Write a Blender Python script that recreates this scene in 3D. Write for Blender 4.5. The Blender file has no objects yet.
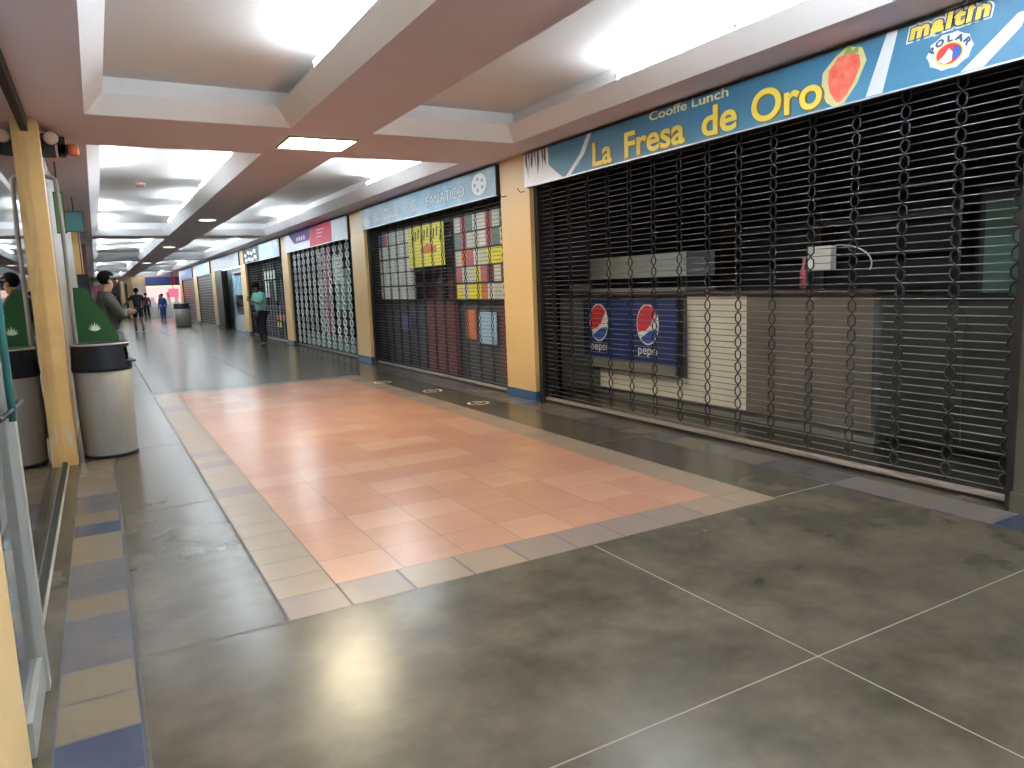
import bpy, bmesh, math, random
from mathutils import Vector, Matrix
random.seed(7)
C = bpy.context.scene.collection
SC = bpy.context.scene
PI = math.pi
# ---------------------------------------------------------------- camera
cam_d = bpy.data.cameras.new('camera'); cam = bpy.data.objects.new('camera', cam_d); C.objects.link(cam)
F_PX = 730.9; YAW = math.radians(29.208); PITCH = math.radians(-7.828); ROLL = math.radians(-2.180)
cam_d.sensor_fit = 'HORIZONTAL'; cam_d.sensor_width = 36.0; cam_d.lens = 36.0*F_PX/1024
fw = Vector((math.sin(YAW)*math.cos(PITCH), math.cos(YAW)*math.cos(PITCH), math.sin(PITCH)))
rt = Vector((math.cos(YAW), -math.sin(YAW), 0)); up = rt.cross(fw)
r2 = rt*math.cos(ROLL)+up*math.sin(ROLL); u2 = -rt*math.sin(ROLL)+up*math.cos(ROLL)
M = Matrix((r2, u2, -fw)).transposed().to_4x4(); M.translation = Vector((0, 0, 1.35))
cam.matrix_world = M; cam_d.clip_start = .02; cam_d.clip_end = 200
SC.camera = cam
# ---------------------------------------------------------------- world + exposure
w = bpy.data.worlds.new('world'); SC.world = w; w.use_nodes = True
w.node_tree.nodes['Background'].inputs[0].default_value = (.86, .85, .86, 1)
w.node_tree.nodes['Background'].inputs[1].default_value = .75  # fill light, let in through the end left open behind the camera
SC.view_settings.view_transform = 'Standard'; SC.view_settings.look = 'None'
SC.view_settings.gamma = 1; SC.view_settings.use_curve_mapping = False
SC.view_settings.exposure = 1.9
SC.cycles.max_bounces = 10; SC.cycles.diffuse_bounces = 5; SC.cycles.glossy_bounces = 5; SC.cycles.transparent_max_bounces = 16
TUBE_E = 36.0      # glow of the fluorescent tubes
PANEL_E = 26.0
# ---------------------------------------------------------------- materials
def srgb(r, g, b):
    f = lambda c: ((c/255+.055)/1.055)**2.4 if c > 10 else c/255/12.92
    return (f(r), f(g), f(b), 1)
def mat(name, col, rough=.5, metal=0., emit=None, es=0., col2=None, scale=4., bump=0., detail=6., stretch=None, coat=0., lo=.35, hi=.65, spec=.5):
    m = bpy.data.materials.new(name); m.use_nodes = True; nt = m.node_tree; b = nt.nodes['Principled BSDF']
    b.inputs['Base Color'].default_value = col; b.inputs['Roughness'].default_value = rough; b.inputs['Metallic'].default_value = metal
    b.inputs['Coat Weight'].default_value = coat; b.inputs['Coat Roughness'].default_value = .12
    b.inputs['Specular IOR Level'].default_value = spec
    if emit: b.inputs['Emission Color'].default_value = emit; b.inputs['Emission Strength'].default_value = es
    if col2 or bump:
        tc = nt.nodes.new('ShaderNodeTexCoord'); mp = nt.nodes.new('ShaderNodeMapping'); nz = nt.nodes.new('ShaderNodeTexNoise')
        nt.links.new(tc.outputs['Object'], mp.inputs[0]); nt.links.new(mp.outputs[0], nz.inputs[0])
        if stretch: mp.inputs['Scale'].default_value = stretch
        nz.inputs['Scale'].default_value = scale; nz.inputs['Detail'].default_value = detail; nz.inputs['Roughness'].default_value = .62
        mr = nt.nodes.new('ShaderNodeMapRange'); mr.inputs[1].default_value = lo; mr.inputs[2].default_value = hi
        nt.links.new(nz.outputs[0], mr.inputs[0])
        if col2:
            mx = nt.nodes.new('ShaderNodeMix'); mx.data_type = 'RGBA'
            mx.inputs[6].default_value = col; mx.inputs[7].default_value = col2
            nt.links.new(mr.outputs[0], mx.inputs[0]); nt.links.new(mx.outputs[2], b.inputs['Base Color'])
        if bump:
            bp = nt.nodes.new('ShaderNodeBump'); bp.inputs['Strength'].default_value = bump; bp.inputs['Distance'].default_value = .01
            nt.links.new(nz.outputs[0], bp.inputs['Height']); nt.links.new(bp.outputs[0], b.inputs['Normal'])
    return m
def glass_mat(name, tint=(.93, .97, .95, 1), ior=1.5):
    m = bpy.data.materials.new(name); m.use_nodes = True; nt = m.node_tree
    for n in list(nt.nodes):
        if n.type == 'BSDF_PRINCIPLED': nt.nodes.remove(n)
    out = [n for n in nt.nodes if n.type == 'OUTPUT_MATERIAL'][0]
    tr = nt.nodes.new('ShaderNodeBsdfTransparent'); tr.inputs[0].default_value = tint
    gl = nt.nodes.new('ShaderNodeBsdfGlossy'); gl.inputs['Roughness'].default_value = .015; gl.inputs[0].default_value = (1, 1, 1, 1)
    fr = nt.nodes.new('ShaderNodeFresnel'); fr.inputs[0].default_value = ior
    mx = nt.nodes.new('ShaderNodeMixShader')
    nt.links.new(fr.outputs[0], mx.inputs[0]); nt.links.new(tr.outputs[0], mx.inputs[1]); nt.links.new(gl.outputs[0], mx.inputs[2])
    nt.links.new(mx.outputs[0], out.inputs[0])
    return m
MT = dict(
 concrete=mat('polished_concrete', (.034, .030, .021, 1), .25, col2=(.122, .102, .074, 1), scale=2.6, bump=.22, detail=10, spec=.26, lo=.24, hi=.76),
 joint=mat('pale_joint', (.20, .175, .14, 1), .6), jointd=mat('dark_joint', (.05, .045, .04, 1), .6),
 grout=mat('tile_grout', (.09, .07, .065, 1), .6, spec=.2), groutb=mat('blue_stained_grout', (.05, .055, .085, 1), .6, spec=.2),
 borda=mat('sandy_border_tile', (.30, .215, .15, 1), .27, col2=(.235, .175, .125, 1), scale=3, bump=.1, spec=.25, lo=0., hi=1.), bordb=mat('mauve_border_tile', (.25, .18, .145, 1), .27, col2=(.20, .16, .14, 1), scale=3, bump=.1, spec=.25, lo=0., hi=1.),
 beige=mat('beige_tile', (.165, .13, .085, 1), .26, col2=(.15, .12, .085, 1), scale=3, bump=.05, lo=0., hi=1., detail=6),
 beige2=mat('greyish_tile', (.18, .145, .12, 1), .22, col2=(.14, .12, .11, 1), scale=3, bump=.05, lo=0., hi=1., detail=6),
 blue=mat('blue_tile', (.060, .066, .095, 1), .24, col2=(.14, .12, .10, 1), scale=5, bump=.05, lo=0., hi=1., detail=6),
 navy=mat('deep_blue_tile', (.030, .045, .095, 1), .24, col2=(.06, .07, .095, 1), scale=4, lo=0., hi=1., detail=6),
 soffit=mat('salmon_soffit_paint', (.71, .61, .69, 1), .6, col2=(.68, .58, .66, 1), scale=.8),
 white=mat('white_plaster', (.84, .83, .84, 1), .6, col2=(.79, .78, .79, 1), scale=.7),
 coffer=mat('coffer_ceiling_paint', (.82, .80, .79, 1), .65, col2=(.76, .73, .71, 1), scale=.45),
 yellow=mat('yellow_paint', (.64, .435, .19, 1), .42, col2=(.61, .41, .175, 1), scale=1.3, bump=.06),
 yellowworn=mat('worn_yellow_paint', (.55, .34, .11, 1), .42, col2=(.42, .25, .09, 1), scale=3.2, bump=.15, lo=.45, hi=.75),
 bluebase=mat('blue_skirting_paint', (.02, .07, .17, 1), .4),
 cream=mat('cream_wall', (.52, .44, .31, 1), .6, col2=(.44, .37, .26, 1), scale=1.5),
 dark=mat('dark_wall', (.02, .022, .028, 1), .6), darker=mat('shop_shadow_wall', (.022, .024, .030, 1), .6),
 gate=mat('grey_steel_rod', (.19, .19, .21, 1), .45, .4), gatedark=mat('dark_steel_link', (.018, .018, .021, 1), .6, 0., spec=.3),
 silver=mat('galvanised_steel', (.55, .57, .56, 1), .32, .6), rail=mat('dark_guide_rail', (.035, .03, .03, 1), .4, .4),
 bar=mat('steel_bottom_bar', (.36, .30, .27, 1), .4, .3), alu=mat('aluminium', (.42, .43, .42, 1), .35, .6, bump=.02, scale=8),
 aluw=mat('painted_aluminium', (.24, .24, .225, 1), .45), darkmetal=mat('dark_metal', (.018, .017, .017, 1), .5, .1, spec=.3),
 tube=mat('lit_tube', (1, 1, 1, 1), .4, emit=(.82, .93, 1, 1), es=TUBE_E), cap=mat('tube_cap', (.6, .6, .6, 1), .4),
 led=mat('lit_warm_panel', (1, 1, 1, 1), .4, emit=(1, .86, .58, 1), es=PANEL_E), spot=mat('lit_downlight', (1, 1, 1, 1), .4, emit=(1, .95, .9, 1), es=1.6),
 can=mat('stone_grey_plastic', (.25, .235, .21, 1), .5, col2=(.21, .20, .18, 1), scale=9, bump=.08, stretch=(1, 1, .3)),
 lid=mat('black_plastic', (.012, .014, .022, 1), .5, spec=.2), lidrim=mat('grey_plastic', (.35, .36, .36, 1), .4),
 green=mat('green_plastic', (.010, .065, .016, 1), .5, spec=.2), greenw=mat('white_print', (.55, .65, .55, 1), .5),
 pepsi=mat('blue_drink_panel', (.012, .03, .14, 1), .35), pred=mat('red_print', (.62, .03, .04, 1), .4), pwhite=mat('white_print_gloss', (.8, .8, .8, 1), .4), pblue=mat('blue_print', (.02, .09, .42, 1), .4),
 counter=mat('cream_counter_tile', (.80, .76, .62, 1), .4, col2=(.68, .64, .52, 1), scale=2), palesticker=mat('worn_pale_sticker', (.42, .38, .29, 1), .4), greenpost=mat('grey_green_post_paint', (.055, .055, .038, 1), .5, col2=(.08, .075, .05, 1), scale=1.5), brownwall=mat('stained_brown_wall', (.13, .075, .05, 1), .6, col2=(.26, .19, .13, 1), scale=7, lo=.3, hi=.7),
 cabinetshade=mat('shaded_green_panel', (.028, .033, .024, 1), .45, col2=(.04, .04, .03, 1), scale=1.3),  # dark colour stands for the unlit end of the counter
 countershade=mat('shaded_counter_tile', (.17, .145, .105, 1), .4, col2=(.11, .10, .075, 1), scale=1.2),  # counter tile with the falloff of light painted in
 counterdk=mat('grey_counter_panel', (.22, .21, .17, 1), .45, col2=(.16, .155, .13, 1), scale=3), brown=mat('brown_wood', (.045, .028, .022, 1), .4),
 steel=mat('steel_appliance', (.30, .33, .31, 1), .35, .3), cable=mat('white_cable', (.7, .7, .66, 1), .5),
 signblue=mat('blue_sign_print', (.035, .165, .31, 1), .4, col2=(.065, .22, .36, 1), scale=1.1, detail=2, stretch=(1, .5, 1.5)),
 signpale=mat('pale_blue_sign_print', (.15, .30, .42, 1), .4, col2=(.32, .46, .56, 1), scale=2.2, detail=3),
 signedge=mat('sign_edge_metal', (.55, .6, .62, 1), .35, .4), gold=mat('golden_yellow_print', (.85, .66, .10, 1), .4), goldshade=mat('dark_gold_print', (.20, .15, .04, 1), .4), paleyellow=mat('pale_yellow_print', (.82, .78, .42, 1), .4),
 palewhite=mat('pale_print', (.70, .74, .76, 1), .4), navyprint=mat('navy_print', (.03, .05, .18, 1), .4), greyprint=mat('dark_grey_print', (.05, .055, .06, 1), .5),  # last one is a plain dark grey for streaks, lettering and panels
 straw=mat('strawberry_red_print', (.72, .09, .06, 1), .4, col2=(.80, .22, .15, 1), scale=14), halo=mat('soft_yellow_print', (.62, .60, .28, 1), .4),
 strawg=mat('leaf_green_print', (.25, .42, .08, 1), .4),
 purple=mat('purple_print', (.09, .035, .17, 1), .5, spec=.2), red=mat('crimson_print', (.42, .02, .04, 1), .5, spec=.2), signwhite=mat('white_sign_print', (.36, .39, .43, 1), .4),
 black=mat('black_print', (.012, .014, .016, 1), .5, spec=.2), teal=mat('teal_paint', (.03, .14, .14, 1), .4), leaf=mat('light_green_paint', (.10, .32, .06, 1), .4),
 pyellow=mat('bright_yellow_poster', (.72, .66, .05, 1), .5), porange=mat('orange_poster', (.62, .17, .06, 1), .5), pgrey=mat('pale_grey_box', (.50, .54, .46, 1), .5), pgrey2=mat('white_box', (.66, .66, .60, 1), .5), ppink=mat('pink_box', (.45, .10, .14, 1), .5), pbrown=mat('reddish_brown_board', (.13, .035, .03, 1), .5), pblue2=mat('light_blue_poster', (.35, .55, .72, 1), .5), pviolet=mat('violet_poster', (.14, .10, .25, 1), .5), pgreen=mat('sea_green_board', (.10, .22, .17, 1), .5),
 shopwhite=mat('shop_white', (.55, .66, .66, 1), .5), orange=mat('orange_plastic', (.55, .12, .03, 1), .35), lens=mat('lamp_lens', (.42, .30, .22, 1), .12), tan=mat('tan_plastic', (.45, .25, .15, 1), .5),
 skin=mat('skin', (.36, .19, .12, 1), .5), skind=mat('dark_skin', (.16, .08, .05, 1), .5), hair=mat('black_hair', (.006, .005, .006, 1), .8, spec=.1),
 jacket=mat('grey_green_jacket', (.035, .042, .038, 1), .8), jeans=mat('light_denim', (.34, .40, .48, 1), .8), tee=mat('teal_shirt', (.13, .42, .36, 1), .7), darkcloth=mat('dark_cloth', (.010, .011, .018, 1), .8), bluecloth=mat('blue_cloth', (.03, .08, .35, 1), .8), maroon=mat('maroon_cloth', (.06, .02, .03, 1), .8), shoe=mat('dark_shoe', (.02, .02, .022, 1), .5),
 pinkglow=mat('backlit_pink', (.7, .2, .2, 1), .5, emit=(1, .62, .60, 1), es=.32), whiteglow=mat('backlit_white', (.8, .8, .8, 1), .5, emit=(.85, .92, 1, 1), es=1.0), redglow=mat('lit_red_sign', (.8, .02, .1, 1), .5, emit=(1, .05, .09, 1), es=.9), orangeglow=mat('lit_orange_edge', (.8, .3, .1, 1), .5, emit=(1, .5, .3, 1), es=.5),
 track=mat('pale_floor_track', (.34, .30, .25, 1), .45), glass=glass_mat('clear_glass'),
)
# two terracotta tones
for i, (a, b_) in enumerate((((.42, .215, .135, 1), (.37, .19, .125, 1)), ((.45, .24, .155, 1), (.39, .21, .14, 1)), ((.40, .20, .125, 1), (.36, .18, .12, 1)))):
    MT['terra%d' % i] = mat('terracotta_tile_%s' % 'abc'[i], a, .25, col2=b_, scale=2.2, bump=.16, spec=.24)
# ---------------------------------------------------------------- mesh helpers
class MB:
    def __init__(s): s.bm = bmesh.new(); s.mats = []
    def mi(s, m):
        if m not in s.mats: s.mats.append(m)
        return s.mats.index(m)
    def face(s, pts, m, smooth=False):
        vs = [s.bm.verts.new(p) for p in pts]
        try: f = s.bm.faces.new(vs)
        except ValueError: return
        f.material_index = s.mi(m); f.smooth = smooth
    def box(s, a, b, m, rot=None, piv=None):
        x0, y0, z0 = a; x1, y1, z1 = b
        P = [Vector(p) for p in ((x0,y0,z0),(x1,y0,z0),(x1,y1,z0),(x0,y1,z0),(x0,y0,z1),(x1,y0,z1),(x1,y1,z1),(x0,y1,z1))]
        if rot is not None: pv = Vector(piv or (0,0,0)); P = [rot @ (p-pv)+pv for p in P]
        v = [s.bm.verts.new(p) for p in P]
        for q in ((3,2,1,0),(4,5,6,7),(0,1,5,4),(1,2,6,5),(2,3,7,6),(3,0,4,7)):
            s.bm.faces.new([v[i] for i in q]).material_index = s.mi(m)
        return s
    def tube(s, pts, r, m, n=8, closed=False, smooth=True):
        pts = [Vector(p) for p in pts]; N = len(pts); rings = []
        rr = r if isinstance(r, (list, tuple)) else [r]*N
        pu = None
        for i, p in enumerate(pts):
            if closed: t = (pts[(i+1) % N]-pts[i-1])
            else: t = pts[min(i+1, N-1)]-pts[max(i-1, 0)]
            t.normalize()
            u = pu - t*pu.dot(t) if pu is not None and (pu - t*pu.dot(t)).length > 1e-3 else t.cross(Vector((0,0,1)) if abs(t.z) < .9 else Vector((1,0,0)))
            u.normalize(); pu = u; v = t.cross(u)
            rings.append([s.bm.verts.new(p+(u*math.cos(2*PI*k/n)+v*math.sin(2*PI*k/n))*rr[i]) for k in range(n)])
        mi = s.mi(m)
        for i in range(N if closed else N-1):
            A, B = rings[i], rings[(i+1) % N]
            for k in range(n):
                f = s.bm.faces.new((A[k], A[(k+1) % n], B[(k+1) % n], B[k])); f.material_index = mi; f.smooth = smooth
        if not closed:
            f = s.bm.faces.new(rings[0][::-1]); f.material_index = mi
            f = s.bm.faces.new(rings[-1]); f.material_index = mi
        return s
    def lathe(s, prof, m, n=40, c=(0,0), smooth=True, capb=True, capt=True):
        rings = [[s.bm.verts.new((c[0]+r*math.cos(2*PI*k/n), c[1]+r*math.sin(2*PI*k/n), z)) for k in range(n)] for r, z in prof]
        mi = s.mi(m)
        for A, B in zip(rings, rings[1:]):
            for k in range(n):
                f = s.bm.faces.new((A[k], A[(k+1) % n], B[(k+1) % n], B[k])); f.material_index = mi; f.smooth = smooth
        if capb: s.bm.faces.new(rings[0][::-1]).material_index = mi
        if capt: s.bm.faces.new(rings[-1]).material_index = mi
        return s
    def prism(s, pts, off, m):      # outline extruded by the vector off
        off = Vector(off); A = [s.bm.verts.new(p) for p in pts]; B = [s.bm.verts.new(Vector(p)+off) for p in pts]; mi = s.mi(m); n = len(A)
        s.bm.faces.new(A).material_index = mi; s.bm.faces.new(B[::-1]).material_index = mi
        for k in range(n): s.bm.faces.new((A[k], B[k], B[(k+1) % n], A[(k+1) % n])).material_index = mi
        return s
    def ball(s, c, r, m, seg=16, sc=(1,1,1)):
        mi = s.mi(m); res = bmesh.ops.create_uvsphere(s.bm, u_segments=seg, v_segments=seg//2+2, radius=r)
        for v in res['verts']:
            v.co = Vector((v.co.x*sc[0], v.co.y*sc[1], v.co.z*sc[2]))+Vector(c)
        for f in {f for v in res['verts'] for f in v.link_faces}: f.material_index = mi; f.smooth = True
        return s
    def build(s, name, parent=None, fix=True):
        if fix: bmesh.ops.recalc_face_normals(s.bm, faces=s.bm.faces)
        me = bpy.data.meshes.new(name); s.bm.to_mesh(me); s.bm.free()
        for m in s.mats: me.materials.append(MT[m])
        o = bpy.data.objects.new(name, me); C.objects.link(o)
        if parent is not None:
            o.parent = parent; me.transform(Matrix.Translation(-parent_loc(parent)) if parent.get('_w') else Matrix())
        return o
def parent_loc(p):      # world place of a parent (things are only moved, never turned, before their parts are built)
    l = Vector(p.location)
    while p.parent: p = p.parent; l += Vector(p.location)
    return l
def tag(o, label, cat, group=None):
    o['label'] = label; o['category'] = cat
    if group: o['group'] = group
    return o
def thing(name, label, cat, loc=(0,0,0), group=None, world=True):
    o = bpy.data.objects.new(name, None); C.objects.link(o); o.location = loc; o.empty_display_size = .1
    if world: WORLD.add(o.name)
    return tag(o, label, cat, group)
WORLD = set()
def part(mb, name, parent):     # mesh written in world coordinates, hung under its thing
    o = MB.build(mb, name); pl = parent_loc(parent)
    o.data.transform(Matrix.Translation(-pl)); o.parent = parent
    return o
def struct(name, mb):
    o = mb.build(name); o['kind'] = 'structure'; return o
def copy_thing(root, loc, label, group=None):
    r = root.copy(); C.objects.link(r); r.location = loc; r['label'] = label
    if group: r['group'] = group
    for ch in list(root.children):
        c = ch.copy(); C.objects.link(c); c.parent = r
        for g in list(ch.children):
            d = g.copy(); C.objects.link(d); d.parent = c
    return r
def text_part(txt, name, parent, pos, size, m, axis='R', ext=.004, bold=0., shear=0., sx=1., rise=0., back=None, align='CENTER', spacing=1.):
    """flat lettering; axis 'R': on the right-hand wall reading towards the camera end; 'F': facing the camera end (-y)."""
    cu = bpy.data.curves.new(name, 'FONT'); cu.body = txt; cu.size = size; cu.extrude = ext; cu.offset = bold; cu.shear = shear
    cu.align_x = align; cu.space_character = spacing
    tmp = bpy.data.objects.new('t', cu); C.objects.link(tmp)
    bpy.context.view_layer.update()
    me = bpy.data.meshes.new_from_object(tmp.evaluated_get(bpy.context.evaluated_depsgraph_get()))
    bpy.data.objects.remove(tmp)
    S = Matrix.Diagonal((sx, 1, 1, 1)); Rz = Matrix.Rotation(rise, 4, 'Z')
    B = Matrix(((0,0,-1,0),(-1,0,0,0),(0,1,0,0),(0,0,0,1))) if axis == 'R' else Matrix(((1,0,0,0),(0,0,-1,0),(0,1,0,0),(0,0,0,1)))
    me.transform(Matrix.Translation(Vector(pos)-parent_loc(parent)) @ B @ Rz @ S)
    me.materials.clear(); me.materials.append(MT[m])
    o = bpy.data.objects.new(name, me); C.objects.link(o); o.parent = parent
    return o
# ---------------------------------------------------------------- FLOOR
ZS = 2.767; YE = 58.0
fl = MB()
fl.face([(-3.5,-4,0),(10.5,-4,0),(10.5,YE+4,0),(-3.5,YE+4,0)], 'concrete')
def quad(x0, x1, y0, y1, z, m): fl.face([(x0,y0,z),(x1,y0,z),(x1,y1,z),(x0,y1,z)], m)
# inset carpet of terracotta tiles with a border of beige and greyish tiles
def carpet(y0, y1, x0=.565, x1=3.47, nx=9):
    quad(x0, x1, y0, y1, .0006, 'grout')
    bw = .27; g = .004
    ny = max(1, round((y1-y0-2*bw)/.33)); px = (x1-x0-2*bw)/7; py = (y1-y0-2*bw)/ny
    for i in range(7):
        for j in range(ny):
            quad(x0+bw+i*px+g*.5, x0+bw+(i+1)*px-g*.5, y0+bw+j*py+g*.5, y0+bw+(j+1)*py-g*.5, .0012, 'terra%d' % random.choice((0,0,1,2)))
    bt = .30
    n = round((y1-y0)/.24)
    for j in range(n):
        a = y0+(y1-y0)*j/n; b = y0+(y1-y0)*(j+1)/n
        for xa in (x0, x1-bw):
            quad(xa+g, xa+bw-g, a+g, b-g, .0012, random.choice(('borda','borda','borda','bordb')))
    n = 8
    for i in range(n):
        a = x0+bw+(x1-x0-2*bw)*i/n; b = x0+bw+(x1-x0-2*bw)*(i+1)/n
        for ya in (y0, y1-bw):
            quad(a+g*1.5, b-g*1.5, ya+g, ya+bw-g, .0012, random.choice(('bordb','bordb','borda')))
carpet(2.97, 11.3)
# left strip
y = -1.5; quad(-.25, -.004, -1.5, 7.1, .0006, 'groutb')
cols = {}
def lcol(y):
    if y < 2.55: return 'navy'
    if y < 3.05: return 'beige'
    if y < 3.58: return 'blue'
    if y < 3.78: return 'beige'
    if y < 4.30: return 'blue'
    if y < 4.75: return 'beige'
    if y < 5.05: return 'navy'
    if y < 5.35: return 'beige'
    if y < 5.65: return 'blue'
    return random.choice(('beige','beige','beige2'))
while y < 7.05:
    quad(-.245, -.01, y+.004, y+.246, .0012, lcol(y+.12)); y += .25
# right strip beside the shutters, whole corridor
quad(3.98, 4.262, -1.5, 47, .0006, 'groutb'); y = -1.5; k = 0
while y < 46.9:
    m = 'navy' if y < 2.0 else random.choice(('beige2','beige','beige2','beige2','blue'))
    quad(3.99, 4.255, y+.01, y+.31, .0012, m); y += .32; k += 1
# saw-cut joints
def jline(a, b, m, wd=.003, z=.0009):
    a = Vector(a); b = Vector(b); d = (b-a).normalized(); n = Vector((-d.y, d.x))*wd
    fl.face([(a.x+n.x,a.y+n.y,z),(a.x-n.x,a.y-n.y,z),(b.x-n.x,b.y-n.y,z),(b.x+n.x,b.y+n.y,z)], m)
jline((0,1.61), (4,1.61), 'joint'); jline((2.1,-2), (2.1,2.96), 'joint')
jline((3.48,2.99), (3.98,2.99), 'joint', .004); jline((0,2.97), (.56,2.97), 'jointd', .006); jline((3.48,4.9), (3.98,4.9), 'joint', .004)
jline((0,5.1), (.56,5.1), 'jointd', .004); jline((0,7.3), (.56,7.3), 'jointd', .004)
jline((.004,-2), (.004,7.1), 'jointd', .006); jline((.56,2.97), (.56,11.3), 'jointd', .004)
for yy in (11.6, 14.3, 17, 20, 23, 26, 30, 34): jline((-.25,yy), (3.98,yy), 'jointd', .006)
for xx in (.56, 2.1, 3.45): jline((xx,11.6), (xx,56), 'jointd', .006)
struct('floor', fl)
# ---------------------------------------------------------------- CEILING
ZC = 3.06
ce = MB()
XA, XB, XC, XD = .062, 1.63, 2.37, 3.87
bands = [(-6.0, 6.70), (7.99, 19.2), (20.2, 31.6), (32.6, 44.2), (45.2, 56.5)]
def csq(x0, x1, y0, y1, z=ZS, m='soffit'):
    ce.face([(x0,y0,z),(x0,y1,z),(x1,y1,z),(x1,y0,z)], m)
csq(-3.4, XA, -6, 60); csq(XB, XC, -6, 60); csq(XD, 4.9, -6, 60)
prev = -6.5
for (a, b) in bands:
    for x0, x1 in ((XA, XB), (XC, XD)): csq(x0, x1, prev, a)
    prev = b
for x0, x1 in ((XA, XB), (XC, XD)): csq(x0, x1, prev, 60)
csq(4.9, 10.5, 46, 60)
LD, LH = .135, .14
for (a, b) in bands:
    for x0, x1 in ((XA, XB), (XC, XD)):
        O = [(x0,a),(x1,a),(x1,b),(x0,b)]; I = [(x0+LD,a+LD),(x1-LD,a+LD),(x1-LD,b-LD),(x0+LD,b-LD)]
        I2 = [(x0+LD-.02,a+LD-.02),(x1-LD+.02,a+LD-.02),(x1-LD+.02,b-LD+.02),(x0+LD-.02,b-LD+.02)]
        for k in range(4):
            p, q, r, s_ = O[k], O[(k+1)%4], I[(k+1)%4], I[k]
            ce.face([(*p,ZS),(*q,ZS),(*r,ZS+LH),(*s_,ZS+LH)], 'white')           # sloping cove lip
            r2_, s2_ = I2[(k+1)%4], I2[k]
            ce.face([(*s_,ZS+LH),(*r,ZS+LH),(*r2_,ZS+LH),(*s2_,ZS+LH)], 'white')
            ce.face([(*s2_,ZS+LH),(*r2_,ZS+LH),(*q,ZS+.02),(*p,ZS+.02)], 'white')
            ce.face([(*p,ZS),(*q,ZS),(*q,ZC),(*p,ZC)], 'white')                   # trough wall
        ce.face([(x0,a,ZC),(x1,a,ZC),(x1,b,ZC),(x0,b,ZC)], 'coffer')
struct('ceiling', ce)
rf = MB(); rf.box((-3.6,-6.2,3.12), (10.6,60.2,3.2), 'dark'); struct('ceiling_slab', rf)
# ---------------------------------------------------------------- WALLS
PIL = [(1.40,2.06), (7.10,7.76), (12.87,13.66), (18.95,19.60), (25.0,25.85), (32.0,32.95), (38.2,39.4), (45.2,46.4)]
PX = 4.28
ord_ = ['nearest, at the right end of the cafe shutter', 'between the strawberry cafe sign and the pale blue sign', 'between the pale blue sign and the purple and red sign', 'between the purple and red sign and the black lettered sign, behind the person in teal',
        'beside the white lit shop entrance, left of the person in teal', 'between the lit shop entrance and the dark slatted shutter', 'far down, left of the dark slatted shutter', 'farthest on the right side, beside the far bin']
for i, (a, b) in enumerate(PIL):
    t = thing('pillar', ('dark grey green pillar, ' if i == 0 else 'yellow painted pillar with blue foot, ')+ord_[i], 'pillar', ((PX+4.75)/2, (a+b)/2, 0))
    mb = MB(); mb.box((PX,a,.11), (4.335,b,ZS), 'greenpost' if i == 0 else 'yellow'); part(mb, 'shaft', t)
    mb = MB(); mb.box((PX-.012,a-.01,0), (4.335,b+.01,.11), 'greenpost' if i == 0 else 'bluebase'); part(mb, 'base_band', t)
wr = MB()
for (a, b), (c, d) in zip(PIL, PIL[1:]): wr.box((4.42,b,2.47), (4.75,c,ZS), 'dark')
wr.box((4.42,-4,0), (4.75,-2.2,ZS), 'yellow'); wr.box((4.42,-2.2,2.47), (4.75,1.40,ZS), 'dark')
struct('wall_right', wr)
# shop rooms behind the shutters: back and cross walls
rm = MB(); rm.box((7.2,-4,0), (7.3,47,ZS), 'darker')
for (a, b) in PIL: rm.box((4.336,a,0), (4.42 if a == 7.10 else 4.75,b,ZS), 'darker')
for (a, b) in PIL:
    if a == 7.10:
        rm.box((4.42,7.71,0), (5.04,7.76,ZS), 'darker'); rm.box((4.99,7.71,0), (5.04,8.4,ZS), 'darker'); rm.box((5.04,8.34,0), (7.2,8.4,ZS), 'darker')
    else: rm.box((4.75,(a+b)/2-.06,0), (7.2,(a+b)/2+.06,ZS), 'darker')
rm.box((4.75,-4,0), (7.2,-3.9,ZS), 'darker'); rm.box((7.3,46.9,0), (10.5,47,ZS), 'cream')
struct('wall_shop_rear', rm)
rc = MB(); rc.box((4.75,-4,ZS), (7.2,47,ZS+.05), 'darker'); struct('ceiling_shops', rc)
# left wall beyond the glazed front
wl = MB()
wl.box((-.9,7.16,0), (-.30,8.6,ZS), 'brownwall'); wl.box((-.9,8.6,0), (-.30,60,ZS), 'counterdk')
struct('wall_left', wl)
wl = MB(); wl.box((-3.5,-4,0), (-3.4,60,ZS), 'cream'); wl.box((-3.4,7.3,0), (-.9,7.4,ZS), 'darker'); wl.box((-3.4,-4,0), (-.3,-3.9,ZS), 'cream'); wl.box((-.6,-4,0), (-.31,1.5,ZS), 'cream'); struct('wall_left_shop', wl)
we = MB(); we.box((-1,YE,0), (10.6,YE+.1,ZS), 'cream'); we.box((10.5,46.9,0), (10.6,YE,ZS), 'cream'); struct('wall_end', we)


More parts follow.
